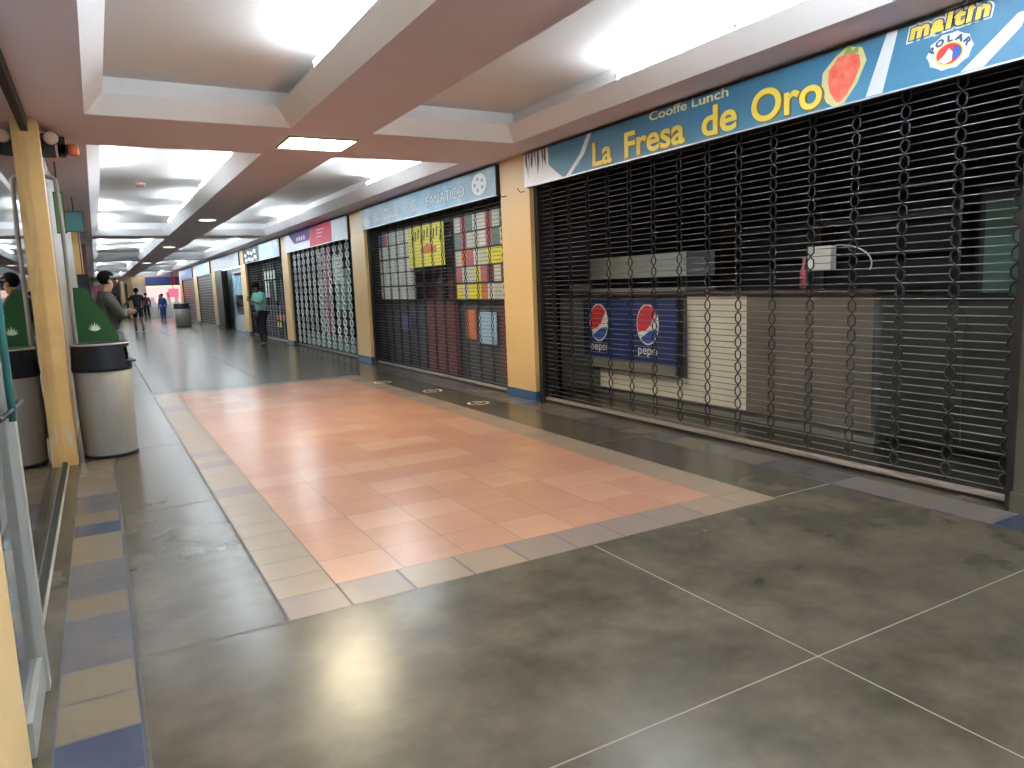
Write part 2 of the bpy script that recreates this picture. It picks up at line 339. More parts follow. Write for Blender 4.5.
# ---------------------------------------------------------------- ROLLING GRILLES
def grille(a, b, label, rodm, linkm, pitch=.33, rod=.049, zt=2.50, x=4.40, r_rod=.0036, r_link=.0062, hookline=False, jamb='rail', n=4, ringw=.027, shift=0.):
    t = thing('rolling_grille', label, 'shutter', (x, (a+b)/2, 0))
    n_rod = int((zt-.10)/rod); ncol = round((b-a)/pitch); pc = (b-a)/ncol; colsY = [a+pc*(k+.5)+shift for k in range(ncol)]
    mb = MB()
    for i in range(n_rod+1):
        z = .085+i*rod
        if i % 2 == 0 : mb.tube([(x,a+.02,z),(x,b-.02,z)], r_rod, rodm, n=n)
        else:
            edges = [a+.02]+[v for c in colsY for v in (c-ringw, c+ringw)]+[b-.02]
            for u, v in zip(edges[::2], edges[1::2]): mb.tube([(x,u,z),(x,v,z)], r_rod, rodm, n=n)
    part(mb, 'rods', t)
    for c in colsY:
        mb = MB()
        for i in range(0, n_rod-1, 2):
            z = .085+(i+1)*rod; h = rod*.92; wv = ringw
            pts = [(x-.004, c+wv*dy, z+h*dz) for dy, dz in ((0,1),(1,.45),(1,-.45),(0,-1),(-1,-.45),(-1,.45))]
            mb.tube(pts, r_link, linkm, n=4, closed=True, smooth=False)
        part(mb, 'link_chain', t)
    mb = MB(); mb.box((x-.020,a+.02,.004), (x+.020,b-.02,.022), 'rail'); mb.box((x-.030,a+.02,.022), (x+.030,b-.02,.044), 'bar'); part(mb, 'bottom_bar', t)  # dark strip under the bar paints its shadow at the floor
    for s, yy in ((-1, a), (1, b)):
        mb = MB(); y0, y1 = (yy, yy+.05) if s < 0 else (yy-.05, yy)
        mb.box((x-.06,y0,0), (x-.022,y1,zt), jamb); mb.box((x+.022,y0,0), (x+.05,y1,zt), jamb); yb = (y0, y0+.012) if s < 0 else (y1-.012, y1); mb.box((x-.022,yb[0],0), (x+.022,yb[1],zt), jamb)
        part(mb, 'guide_rail', t)
    return t
B = [(PIL[i][1], PIL[i+1][0]) for i in range(7)]
g1 = grille(B[0][0]+.02, B[0][1]-.01, 'wide dark link rolling grille closed across the cafe under the strawberry sign', 'gate', 'gatedark', shift=-.085, r_link=.0072)
g2 = grille(B[1][0]+.01, B[1][1]-.01, 'dark rolling grille under the pale blue sign, yellow poster showing behind it', 'gate', 'gatedark', pitch=.37)
g3 = grille(B[2][0]+.01, B[2][1]-.01, 'silver link rolling grille under the purple and red sign', 'gatedark', 'silver', pitch=.45, rod=.085, r_link=.017, r_rod=.005, ringw=.085)
g4 = grille(B[3][0]+.01, B[3][1]-.01, 'dark rolling grille behind the person in a teal shirt', 'gate', 'gatedark', pitch=.42, rod=.075, r_link=.010, r_rod=.006)
g0 = grille(-2.2, 1.38, 'dark rolling grille nearest the camera, right of the cafe', 'gate', 'gatedark', pitch=.36)
# solid slatted shutters far down
def slat_shutter(a, b, label, m='rail'):
    t = thing('slatted_shutter', label, 'shutter', (4.36,(a+b)/2,0))
    mb = MB(); z = .06
    while z < 2.42:
        mb.box((4.345,a+.04,z), (4.365,b-.04,z+.105), m); mb.box((4.34,a+.04,z+.105), (4.352,b-.04,z+.12), 'silver'); z += .12
    part(mb, 'slats', t)
    for y0 in (a, b-.06): mb = MB(); mb.box((4.31,y0,0), (4.40,y0+.06,2.5), 'rail'); part(mb, 'guide_rail', t)
    mb = MB(); mb.box((4.33,a+.06,0), (4.38,b-.06,.06), 'bar'); part(mb, 'bottom_bar', t)
slat_shutter(B[5][0]+.01, B[5][1]-.01, 'far dark slatted shutter under the light blue sign, left of the lit shop')
slat_shutter(B[6][0]+.01, B[6][1]-.01, 'farthest dark slatted shutter beside the distant bin')

# ---------------------------------------------------------------- SHOP SIGNS
SX = 4.235
def sign(a, b, label, z0=2.385, z1=2.745, panels=None, name='shop_sign'):
    t = thing(name, label, 'sign', (SX, (a+b)/2, z0))
    mb = MB(); mb.box((SX+.012,a,z0), (4.30,b,z1), 'rail'); part(mb, 'sign_box', t)
    for (u, v, m) in panels or [(a, b, 'signblue')]:
        mb = MB(); mb.box((SX,u,z0+.008), (SX+.012,v,z1-.008), m); part(mb, 'face_panel', t)
    mb = MB()
    mb.box((SX-.006,a,z0), (SX+.014,b,z0+.01), 'signedge'); mb.box((SX-.006,a,z1-.01), (SX+.014,b,z1), 'rail')
    part(mb, 'frame', t)
    return t
def FX(k): return SX-.001*k
def flat(t, name, pts, m, k=1):
    """a printed shape on the sign face: pts are (y, z)"""
    mb = MB(); mb.prism([(FX(k), p[0], p[1]) for p in pts], (.0012 if k else .001, 0, 0), m); return part(mb, name, t)
def ell(cy, cz, ry, rz, n=28, f=lambda a: 1): return [(cy+ry*math.cos(2*PI*i/n)*f(2*PI*i/n), cz+rz*math.sin(2*PI*i/n)*f(2*PI*i/n)) for i in range(n)]
s1 = sign(2.08, 7.12, 'long blue cafe sign with yellow lettering and a strawberry above the widest grille', panels=[(2.08, 6.62, 'signblue'), (6.62, 7.12, 'palewhite')])
for k in range(7):
    yy = 6.67+k*.065+random.uniform(-.01,.012)
    flat(s1, 'dark_streak', [(yy, 2.735), (yy+.03, 2.735), (yy+.040-.03*(k%2), 2.735-.08-.07*random.random()), (yy+.014+.02*(k%3-1), 2.735-.14-.15*random.random()), (yy-.004, 2.735-.08-.04*random.random())], 'greyprint')
flat(s1, 'white_swirl', [(6.62,2.40),(6.36,2.40),(6.48,2.47),(6.62,2.56)], 'palewhite')
flat(s1, 'light_stripe', [(6.30,2.40),(6.22,2.40),(5.98,2.56),(5.85,2.735),(5.92,2.735),(6.05,2.57)], 'palewhite')
flat(s1, 'light_stripe', [(2.99,2.40),(2.88,2.40),(2.79,2.735),(2.86,2.735)], 'palewhite')
flat(s1, 'light_stripe', [(2.42,2.40),(2.30,2.40),(2.12,2.55),(2.10,2.62),(2.14,2.62)], 'palewhite')
def word(t, txt, yc, z, size, m, sh=None, bold=.006, sx=1., rise=0., shear=0.):
    if sh: text_part(txt, 'lettering_shadow', t, (FX(1.5), yc-.012, z-.008), size, sh, bold=bold+.006, sx=sx, rise=rise, ext=.0006, shear=shear)
    return text_part(txt, 'lettering', t, (FX(2.6), yc, z), size, m, bold=bold, sx=sx, rise=rise, ext=.0009, shear=shear)
word(s1, 'La', 5.70, 2.425, .30, 'gold', 'goldshade', sx=1.15)
word(s1, 'Fresa', 4.98, 2.425, .30, 'gold', 'goldshade', sx=1.22)
word(s1, 'de', 4.215, 2.425, .30, 'gold', 'goldshade', sx=1.25)
word(s1, 'Oro', 3.60, 2.425, .30, 'gold', 'goldshade', sx=1.14)
text_part('Cooffe Lunch', 'lettering', s1, (FX(4), 4.56, 2.668), .100, 'paleyellow', bold=.001, ext=.001, sx=1.65)
# strawberry print
flat(s1, 'strawberry_glow', [(3.12,2.735),(3.20,2.70),(3.30,2.62),(3.31,2.52),(3.27,2.43),(3.22,2.395),(3.14,2.40),(3.05,2.50),(2.99,2.62),(3.02,2.70)], 'halo', 1)
flat(s1, 'strawberry', [(3.11,2.695),(3.19,2.685),(3.255,2.62),(3.26,2.55),(3.24,2.48),(3.20,2.42),(3.17,2.41),(3.12,2.45),(3.07,2.52),(3.03,2.60),(3.04,2.665)], 'straw', 2.2)
flat(s1, 'strawberry_leaf', [(3.15,2.69),(3.11,2.74),(3.09,2.70),(3.04,2.72),(3.05,2.675),(3.11,2.685)], 'strawg', 3.2)
# drink logo block
for nm, m, bo, k in (('logo_outline','palewhite',.020,1.4), ('logo_edge','navyprint',.012,2.4), ('logo_lettering','gold',.006,3.6)):
    text_part('maltin', nm, s1, (FX(k), 2.50, 2.655), .115, m, bold=bo, sx=1.28, ext=.0009, shear=.15, spacing=1.2)
flat(s1, 'emblem_ground', ell(2.485, 2.53, .125, .095, 30, lambda a: 1+.05*math.cos(10*a)), 'palewhite', 1.2)
flat(s1, 'emblem_ring', ell(2.485, 2.515, .078, .060), 'gold', 2.2)
flat(s1, 'emblem_disc', ell(2.485, 2.515, .070, .053), 'pred', 3.2)
flat(s1, 'emblem_blue', [(2.455,2.555),(2.42,2.53),(2.42,2.495),(2.45,2.475),(2.47,2.50)], 'pblue', 4.2)
flat(s1, 'emblem_white', [(2.485,2.545),(2.465,2.52),(2.47,2.475),(2.51,2.465),(2.545,2.49),(2.515,2.51)], 'pwhite', 5.0)
for k, ch in enumerate('POLAR'):
    an = math.radians(148-29*k)
    text_part(ch, 'emblem_letter', s1, (FX(2.6), 2.485-math.cos(an)*.098, 2.518+math.sin(an)*.068-.006), .045, 'navyprint', bold=.002, ext=.0009, sx=1.3, rise=an-PI/2)
# pale blue sign
s2 = sign(7.80, 12.83, 'faded pale blue sign with outlined lettering over the grille with the yellow poster', panels=[(7.80,12.83,'signpale')])
for txt, yc in (('EL', 12.05), ('CLUB', 11.35), ('DEL', 10.42), ('FANATICO', 9.25)):
    text_part(txt, 'lettering_outline', s2, (FX(1.5), yc, 2.48), .205, 'greyprint' if txt == 'FANATICO' else 'palewhite', bold=.006, ext=.0006, sx=1.35 if txt!='FANATICO' else 1.25)
    text_part(txt, 'lettering', s2, (FX(2.6), yc, 2.48), .205, 'palewhite' if txt == 'FANATICO' else 'signwhite', bold=-.001, ext=.0009, sx=1.35 if txt!='FANATICO' else 1.25)
flat(s2, 'ball_emblem', ell(8.22, 2.57, .20, .13), 'palewhite', 1.3)
for q in range(5): flat(s2, 'emblem_patch', ell(8.22+.11*math.cos(q*1.257), 2.57+.07*math.sin(q*1.257), .035, .024, 10), 'signpale', 2.3)
flat(s2, 'faded_patch', ell(12.55, 2.50, .16, .09), 'palewhite', 1.3)
# purple and red sign
s3 = sign(13.70, 18.92, 'white sign with purple and crimson fields over the silver grille', z0=2.31, panels=[(13.70,14.75,'signwhite'), (14.75,18.92,'signwhite')])
flat(s3, 'crimson_field', [(14.75,2.32),(14.75,2.735),(16.25,2.735),(16.45,2.55),(16.5,2.32)], 'red')
flat(s3, 'purple_field', [(16.32,2.735),(18.5,2.735),(18.1,2.55),(17.9,2.47),(16.55,2.47)], 'purple')
for k in range(4): flat(s3, 'white_print_bar', [(17.7-.22*k,2.52),(17.7-.22*k,2.60+.02*(k%2)),(17.55-.22*k,2.60),(17.55-.22*k,2.52)], 'signwhite', 2)
for k in range(3): flat(s3, 'white_print_line', [(15.9,2.62-.07*k),(15.9,2.64-.07*k),(15.3+.1*k,2.64-.07*k),(15.3+.1*k,2.62-.07*k)], 'signwhite', 2)
# black lettered sign
s4 = sign(19.63, 24.97, 'black and light blue sign over the grille behind the person in teal', z0=2.28, panels=[(19.63,22.3,'signpale'), (22.3,24.97,'black')])
for k, (u, v) in enumerate(((24.5,2.53),(24.0,2.60),(23.5,2.56),(23.0,2.60),(24.4,2.38),(23.9,2.40),(23.4,2.37),(22.9,2.42))):
    flat(s4, 'white_print_mark', [(u-.22,v-.02-.03*(k%2)),(u-.17,v+.05),(u-.05,v+.02),(u+.04,v+.075),(u+.10,v+.01),(u+.20,v+.06),(u+.17,v-.05),(u+.05,v-.02),(u-.05,v-.075)], 'pwhite', 2)
s5 = sign(25.88, 31.97, 'pale glossy sign over the white lit shop entrance', z0=2.28, panels=[(25.88,31.97,'signwhite')])
s6 = sign(32.98, 38.17, 'small light blue sign over the far dark slatted shutter', z0=2.22, panels=[(32.98,38.17,'signpale')])
s7 = sign(39.43, 45.17, 'farthest sign in dark blue over the last shutter', z0=2.22, panels=[(39.43,45.17,'navyprint')])

# ---------------------------------------------------------------- CAFE BEHIND THE FIRST GRILLE
CX = 5.12
t = thing('cafe_counter', 'long cream fronted counter inside the closed cafe', 'counter', (CX+.3, 4.6, 0))
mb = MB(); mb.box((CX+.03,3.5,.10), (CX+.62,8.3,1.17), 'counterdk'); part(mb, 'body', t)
mb = MB(); mb.box((CX,4.75,.10), (CX+.03,5.52,1.16), 'counter'); mb.box((CX,5.52,.10), (CX+.03,7.0,.32), 'counter'); part(mb, 'front_cladding', t)
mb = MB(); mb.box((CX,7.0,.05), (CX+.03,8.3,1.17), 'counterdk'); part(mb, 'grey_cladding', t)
mb = MB(); mb.box((CX,3.5,.10), (CX+.03,4.75,1.16), 'countershade'); part(mb, 'shaded_cladding', t)  # counter front painted darker where the light falls off
mb = MB(); mb.box((CX-.05,3.45,1.17), (CX+.66,8.32,1.21), 'brown'); part(mb, 'worktop', t)
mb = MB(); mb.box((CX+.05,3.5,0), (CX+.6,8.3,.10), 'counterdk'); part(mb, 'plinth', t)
t = thing('added_dark_cabinet', 'added dark cabinet for the unlit end of the counter, low at the right end of the closed cafe', 'cabinet', (CX+.4,2.9,0))  # cabinet added in place of the dark end of the counter
mb = MB(); mb.box((CX+.03,2.2,.08), (CX+.6,3.44,1.12), 'cabinetshade'); part(mb, 'body', t)
mb = MB(); mb.box((CX+.01,2.25,.14), (CX+.03,2.81,1.08), 'cabinetshade'); part(mb, 'door', t)
mb = MB(); mb.box((CX+.01,2.83,.14), (CX+.03,3.40,1.08), 'cabinetshade'); part(mb, 'door', t)
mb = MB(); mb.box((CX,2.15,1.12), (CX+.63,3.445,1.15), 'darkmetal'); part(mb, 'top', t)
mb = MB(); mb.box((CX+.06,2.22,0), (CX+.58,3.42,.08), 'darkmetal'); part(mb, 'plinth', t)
t = thing('drinks_cooler', 'dark blue drinks cooler front with two round cola emblems behind the cafe grille', 'cooler', (CX-.10, 6.25, .34))
mb = MB(); mb.box((CX-.10,5.58,.34), (CX-.002,7.14,1.13), 'dark'); part(mb, 'cabinet', t)
mb = MB(); mb.box((CX-.125,5.56,.46), (CX-.10,7.14,1.12), 'pepsi'); part(mb, 'front_panel', t)
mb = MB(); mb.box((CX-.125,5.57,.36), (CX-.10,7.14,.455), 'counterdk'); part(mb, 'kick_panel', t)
for cy in (6.84, 5.98):
    def fp(pts, nm, m, k):
        mb = MB(); mb.prism([(CX-.126-.002*k,p[0],p[1]) for p in pts], (.002,0,0), m); return part(mb, nm, t)
    cz = .87; r = .165; q_ = .200
    fp(ell(cy, cz, r*1.08, q_*1.08), 'emblem_rim', 'pwhite', 0)
    def arc(a0, a1, n=16): return [(cy-r*math.cos(math.radians(a0+(a1-a0)*i/n)), cz+q_*math.sin(math.radians(a0+(a1-a0)*i/n))) for i in range(n+1)]
    # red upper field, blue lower field, white rising band between
    fp(arc(205, 38)+[(cy-.05, cz+.00), (cy+.02, cz-.055)], 'emblem_red', 'pred', 1)
    fp(arc(228, 345)+[(cy-.06, cz-.055), (cy+.03, cz-.10)], 'emblem_blue', 'pblue', 1)
    text_part('pepsi', 'lettering', t, (CX-.130, cy, .555), .14, 'pwhite', bold=.0, ext=.0009, sx=1.1)
t = thing('counter_appliance', 'pale steel appliance box standing on the cafe counter behind the grille', 'appliance', (CX+.25, 6.3, 1.21))
mb = MB(); mb.box((CX+.02,5.55,1.36), (CX+.40,7.2,1.60), 'steel'); part(mb, 'hood', t)
mb = MB(); mb.box((CX,5.55,1.212), (CX+.42,7.2,1.24), 'steel'); part(mb, 'base', t)
for yy in (5.56, 7.15):
    mb = MB(); mb.box((CX+.04,yy,1.24), (CX+.38,yy+.04,1.36), 'darkmetal'); part(mb, 'side_post', t)
mb = MB(); mb.box((CX+.04,7.3,1.212), (CX+.3,7.65,1.30), 'aluw'); tag(mb.build('napkin_box'), 'small white box at the left end of the cafe counter', 'box')
# socket box: its plate on a stand on the counter, with a cable loop
t = thing('socket_box', 'pale grey socket box on a stand on the cafe counter, a cable looping from it', 'electric box', (CX+.2, 4.12, 1.21))
mb = MB(); mb.box((CX+.15,4.0,1.36), (CX+.22,4.22,1.56), 'pgrey2'); part(mb, 'display', t)  # the socket plate
mb = MB(); mb.box((CX+.17,4.08,1.21), (CX+.20,4.14,1.36), 'darkmetal'); part(mb, 'stand', t)
mb = MB(); mb.tube([(CX+.18,3.99-.02,1.555)]+[(CX+.18,3.97-.32*math.sin(PI*k/20), 1.40+.16*math.cos(PI*k/20)) for k in range(0, 13)], .006, 'cable', n=5); part(mb, 'cable', t)
mb = MB(); mb.lathe([(.030,1.21),(.032,1.35),(.012,1.42),(.012,1.46),(.015,1.47)], 'ppink', n=14, c=(CX+.2,4.30)); tag(mb.build('bottle'), 'pink bottle standing beside the pale box on the cafe counter', 'bottle')
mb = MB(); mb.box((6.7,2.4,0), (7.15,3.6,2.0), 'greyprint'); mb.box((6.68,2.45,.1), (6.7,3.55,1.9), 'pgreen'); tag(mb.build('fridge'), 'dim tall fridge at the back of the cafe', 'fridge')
mb = MB()
for z in (1.5, 1.85, 2.15): mb.box((6.95,3.9,z), (7.19,6.9,z+.03), 'brown')
for yy in (3.9, 5.4, 6.87): mb.box((6.95,yy,1.3), (7.19,yy+.03,2.3), 'brown')
tag(mb.build('wall_shelf'), 'dim wooden shelving on the rear wall of the cafe', 'shelf')

# ---------------------------------------------------------------- DISPLAYS BEHIND GRILLES 2, 3, 4
def board(name, x, y0, y1, z0, z1, m, label, cat, group=None, th=.02):
    mb = MB(); mb.box((x,y0,z0), (x+th,y1,z1), m); return tag(mb.build(name), label, cat, group)
# window fronts
def shopwindow(n, a, b, base, bm, split=1.10):
    mb = MB(); mb.box((4.62,a,0), (4.68,b,split), bm); mb.box((4.60,a,split), (4.70,b,split+.05), 'rail')
    mb.box((4.60,a,2.30), (4.70,b,2.47), 'rail')
    k = 4
    for i in range(k+1):
        yy = a+(b-a-.05)*i/k; mb.box((4.60,yy,split), (4.70,yy+.05,2.3), 'rail')
    return struct('window_%d' % n, mb)
shopwindow(1, B[1][0], B[1][1], 1.1, 'greyprint')
shopwindow(2, B[2][0], B[2][1], .3, 'pgreen', .30)
shopwindow(3, B[3][0], B[3][1], .9, 'dark', .9)
# yellow poster with scribbled black lettering
t = thing('poster', 'bright yellow poster with black strokes high behind the dark grille', 'poster', (4.45, 10.6, 1.6))
mb = MB(); mb.box((4.455,9.83,1.66), (4.465,11.2,2.28), 'pyellow'); part(mb, 'sheet', t)
mb = MB()
for k in range(10):
    yy = 11.05-.12*k; z = 2.10+.03*(k % 3)
    mb.prism([(4.451,yy,z-.08),(4.451,yy-.03,z-.08),(4.451,yy-.07,z+.07),(4.451,yy-.03,z+.07)], (.003,0,0), 'black')
part(mb, 'black_strokes', t)
mb = MB(); mb.prism([(4.451,10.7,1.85),(4.451,10.1,1.85),(4.451,10.1,1.95),(4.451,10.45,2.0),(4.451,10.7,1.93)], (.003,0,0), 'porange'); part(mb, 'orange_mark', t)
bx = None; n = 0
for r_ in range(5):
    for c_ in range(10):
        y0 = 11.30+c_*.145; z0 = 1.16+r_*.23
        m = 'ppink' if (c_ > 6 and r_ > 3) else ('pgrey2' if (r_+c_) % 3 else 'pgrey')
        if c_ > 7 and r_ == 4: m = 'pviolet'
        mb = MB(); mb.box((4.50,y0,z0), (4.58,y0+.138,z0+.205), m)
        tag(mb.build('boxed_item'), 'small pale box in the rows left of the yellow poster behind the grille', 'box', 'pale boxes left of the yellow poster')
for r_ in range(5):
    for c_ in range(9):
        y0 = 7.85+c_*.19; z0 = 1.16+r_*.23
        m = random.choice(('porange','pgrey','ppink','pgrey2','pbrown','pyellow') if r_ < 3 else ('pgrey','pgrey2','pgreen','ppink'))
        mb = MB(); mb.box((4.50,y0,z0), (4.58,y0+.182,z0+.205), m)
        tag(mb.build('boxed_item'), 'small coloured box in the rows right of the yellow poster behind the grille', 'box', 'coloured boxes right of the yellow poster')
for r_ in range(5):
    mb = MB(); mb.box((4.49,7.82,1.138+r_*.23), (4.585,12.80,1.158+r_*.23), 'dark')
    tag(mb.build('shelf_board'), ['lowest','second lowest','middle','second highest','highest'][r_]+' dark display shelf behind the pale blue sign grille', 'shelf')
board('display_backing', 4.94, 7.80, 12.80, 0, 2.4, 'pbrown', 'dark reddish backing of the display behind the second grille', 'board', th=.03)
board('board', 4.56, 9.70, 10.85, .02, 1.13, 'pbrown', 'reddish brown board low in the middle of the second grille', 'board')
board('poster', 4.57, 8.55, 9.05, .55, .98, 'pblue2', 'light blue poster low at the right of the second grille', 'poster')
board('poster', 4.57, 11.6, 12.0, .62, .88, 'pviolet', 'small violet poster low at the left of the second grille', 'poster')
board('poster', 4.575, 7.95, 8.45, .10, 1.05, 'pbrown', 'tall brown poster low beside the right end of the second grille', 'poster')
board('poster', 4.57, 9.15, 9.45, .60, 1.0, 'porange', 'small orange poster low in the second grille', 'poster')
# third: goods on pegs behind silver grille
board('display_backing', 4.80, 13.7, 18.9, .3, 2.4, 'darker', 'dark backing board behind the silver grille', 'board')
for k, (yy, z, ww, hh, m) in enumerate(((17.0,.2,.35,2.1,'ppink'),(17.5,.25,.4,2.0,'pgrey2'),(14.2,.5,.5,1.7,'pgrey2'),(15.0,.9,1.2,.9,'pgreen'),(15.6,1.5,.8,.6,'pgrey'))):
    board('hanging_banner', 4.74-.025*k, yy, yy+ww, z, z+hh, m, ['narrow pink','tall white','white','wide sea green','pale grey'][k]+' banner hanging behind the silver grille', 'banner')
# fourth: posters
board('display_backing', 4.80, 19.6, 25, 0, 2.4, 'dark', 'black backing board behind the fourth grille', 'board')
for k, (yy, z, ww, hh, m) in enumerate(((22.0,1.75,1.6,.25,'pgrey'),(22.9,1.2,.5,.5,'pgrey2'),(20.4,2.05,.5,.12,'pwhite'),(20.2,.55,1.8,.16,'porange'),(21.4,.35,.5,.14,'pyellow'),(21.6,1.1,.4,.6,'pgreen'))):
    board('poster', 4.56-.01*k, yy, yy+ww, z, z+hh, m, ['wide grey','pale square','small white','long orange','small yellow','narrow sea green'][k]+' sticker behind the grille beside the person in teal', 'poster')
# fifth: open white shop
sh = MB(); sh.box((4.75,25.9,0), (4.80,31.9,2.45), 'shopwhite'); sh.box((4.30,30.4,0), (4.36,31.95,2.28), 'rail'); struct('wall_lit_shop', sh)
t = thing('shop_door', 'white framed glass door of the lit shop', 'door', (4.55,27.8,0))
mb = MB(); mb.box((4.50,26.3,0), (4.56,26.5,2.25), 'signwhite'); mb.box((4.50,28.9,0), (4.56,29.1,2.25), 'signwhite'); mb.box((4.50,26.5,2.1), (4.56,28.9,2.25), 'signwhite'); mb.box((4.50,26.5,0), (4.56,28.9,.6), 'signwhite'); part(mb, 'frame', t)
mb = MB(); mb.box((4.52,26.5,.6), (4.53,28.9,2.1), 'glass'); part(mb, 'pane', t)
mb = MB(); [mb.box((4.505,26.6+.3*k,1.3), (4.515,26.75+.3*k,2.0), 'pblue2') for k in range(8)]; part(mb, 'stickers', t)
mb = MB(); mb.box((4.50,27.2,.95), (4.515,28.2,1.15), 'black'); part(mb, 'notice', t)
mb = MB(); mb.box((4.48,25.9,2.29), (4.54,31.9,2.35), 'whiteglow'); tag(mb.build('light_strip'), 'white light strip above the lit shop door', 'light')

# ---------------------------------------------------------------- CEILING LIGHTS
ZT = 2.935
def mk_tube(x, y0, ln, label, group=None):
    t = thing('fluorescent_tube', label, 'light', (x, y0, ZT), group)
    mb = MB(); mb.tube([(x,y0+.03,ZT),(x,y0+ln-.03,ZT)], .014, 'tube', n=10); part(mb, 'glass_tube', t)
    for yy in (y0, y0+ln-.03): mb = MB(); mb.tube([(x,yy,ZT),(x,yy+.03,ZT)], .0155, 'cap', n=10); part(mb, 'end_cap', t)
    for yy in (y0+.012, y0+ln-.022): mb = MB(); mb.box((x-.008,yy,ZS+LH-.005), (x+.008,yy+.01,ZT-.010), 'cap'); part(mb, 'bracket', t)
    return t
XL, XR_, XLL, XRL = XB-LD+.004, XD-LD+.004, XA+LD-.035, XC+LD-.035
def wh(i): return ['farthest','second farthest','third','fourth','fifth','sixth','seventh','eighth'][i]
for k in range(7): mk_tube(XL, 5.37-1.24*(k+1), 1.22, 'lit fluorescent tube along the beam in the near left coffer, %s of its row' % wh(k))
for k in range(7): mk_tube(XR_, 4.84-1.24*(k+1), 1.22, 'lit fluorescent tube in the near right coffer by the strawberry sign, %s one' % wh(k))
for k, (yy, l) in enumerate(((8.9,1.5),(10.62,1.25),(13.2,1.3),(15.7,1.5))): mk_tube(XL, yy, l, 'lit fluorescent tube along the beam in the second left coffer, %s of four' % ['nearest','second','third','farthest'][k])
for k, yy in enumerate((9.4, 14.9, 17.3)): mk_tube(XLL, yy, 1.6, 'fluorescent tube behind the left lip of the second left coffer, %s one' % ['near','middle','far'][k])  # far tube added to brighten the end band of the coffer
for k, (yy, l) in enumerate(((9.2,1.75),(15.45,1.75))): mk_tube(XR_, yy, l, 'lit fluorescent tube at the shop side of the second right coffer, %s one' % ['near','far'][k])
for k, yy in enumerate((21.0, 24.0, 27.0)): mk_tube(XL, yy, 1.5, 'lit fluorescent tube along the beam in the third left coffer, %s one' % ['near','middle','far'][k])
for k, yy in enumerate((21.0, 24.2, 27.4)): mk_tube(XLL, yy, 2.2, 'fluorescent tube behind the left lip of the third left coffer, %s one' % ['near','middle','far'][k])
for k, yy in enumerate((22.4, 25.9)): mk_tube(XR_, yy, 1.9, 'lit fluorescent tube at the shop side of the third right coffer, %s one' % ['near','far'][k])
for nm, x in (('left', XL), ('right', XR_)):
    for q, ys in (('fourth', (34, 38.5)), ('farthest', (46.5, 51))):
        for k, yy in enumerate(ys): mk_tube(x, yy, 1.6, 'lit tube in the %s %s coffer, %s one' % (q, nm, ['near','far'][k]))
for q, x in (('left', XLL), ('right', XRL)):
    for nm, ys in (('third', (20.8, 24.3, 27.8)), ('fourth', (33.2, 36.8, 40.5)), ('last', (45.8, 49.5, 53.0))):
        for k, yy in enumerate(ys):
            if not (q == 'left' and nm == 'third'): mk_tube(x, yy, 2.6, 'added tube behind the left lip of the %s coffer in the %s row, %s one' % (nm, q, ['near','middle','far'][k]))  # hidden tubes added to brighten the far end
for k in range(4): mk_tube(XRL, 3.2-1.5*(k+1), 1.4, 'added unseen fluorescent tube behind the beam lip of the near right coffer, %s one' % wh(k))  # added out of view to light the right wall and lip
for k in range(3): mk_tube(XLL, 1.6-1.9*(k+1), 1.4, 'added unseen fluorescent tube behind the left lip of the near left coffer, %s one' % wh(k))  # added out of view to light the left lip of the beam
for k, yy in enumerate((9.0, 14.3, 17.3)): mk_tube(XRL, yy, 1.4, 'added tube behind the beam lip of the second right coffer, %s one' % ['near','middle','far'][k])  # added behind the lip to brighten the second coffer
t = thing('led_panel', 'square warm white ceiling panel where the beams cross', 'light', (2.0,7.3,ZS))
mb = MB(); mb.box((1.70,7.03,ZS-.012), (2.32,7.56,ZS-.001), 'led'); part(mb, 'diffuser', t)
mb = MB()
for a, b in (((1.68,7.01),(1.70,7.58)),((2.32,7.01),(2.34,7.58)),((1.70,7.01),(2.32,7.03)),((1.70,7.56),(2.32,7.58))): mb.box((*a,ZS-.016), (*b,ZS-.001), 'aluw')
part(mb, 'frame', t)
for k, yy in enumerate((15.1, 23.4, 34.0)):
    t = thing('downlight', '%s round recessed light in the lengthwise beam' % ['nearest','middle','farthest'][k], 'light', (1.98,yy,ZS))
    mb = MB(); mb.lathe([(.15,ZS-.02),(.17,ZS-.001)], 'aluw', c=(1.98,yy), capb=False, capt=False); part(mb, 'rim', t)
    mb = MB(); mb.lathe([(.148,ZS-.018),(.148,ZS-.004)], 'spot', c=(1.98,yy)); part(mb, 'diffuser', t)
for k, (x, yy) in enumerate(((.75,12.6),(.30,22.2),(.95,23.5))):
    t = thing('smoke_detector', ['tan smoke detector on the second left coffer ceiling','grey round device at the left of the third left coffer','small dark detector in the middle of the third left coffer'][k], 'smoke detector', (x,yy,ZC))
    m = ['tan','alu','darkmetal'][k]
    mb = MB(); mb.lathe([(.045,ZC-.06),(.06,ZC-.045),(.06,ZC-.02)], m, n=20, c=(x,yy)); part(mb, 'body', t)
    mb = MB(); mb.lathe([(.075,ZC-.02),(.075,ZC-.001)], 'cap' if k == 0 else m, n=20, c=(x,yy)); part(mb, 'base', t)

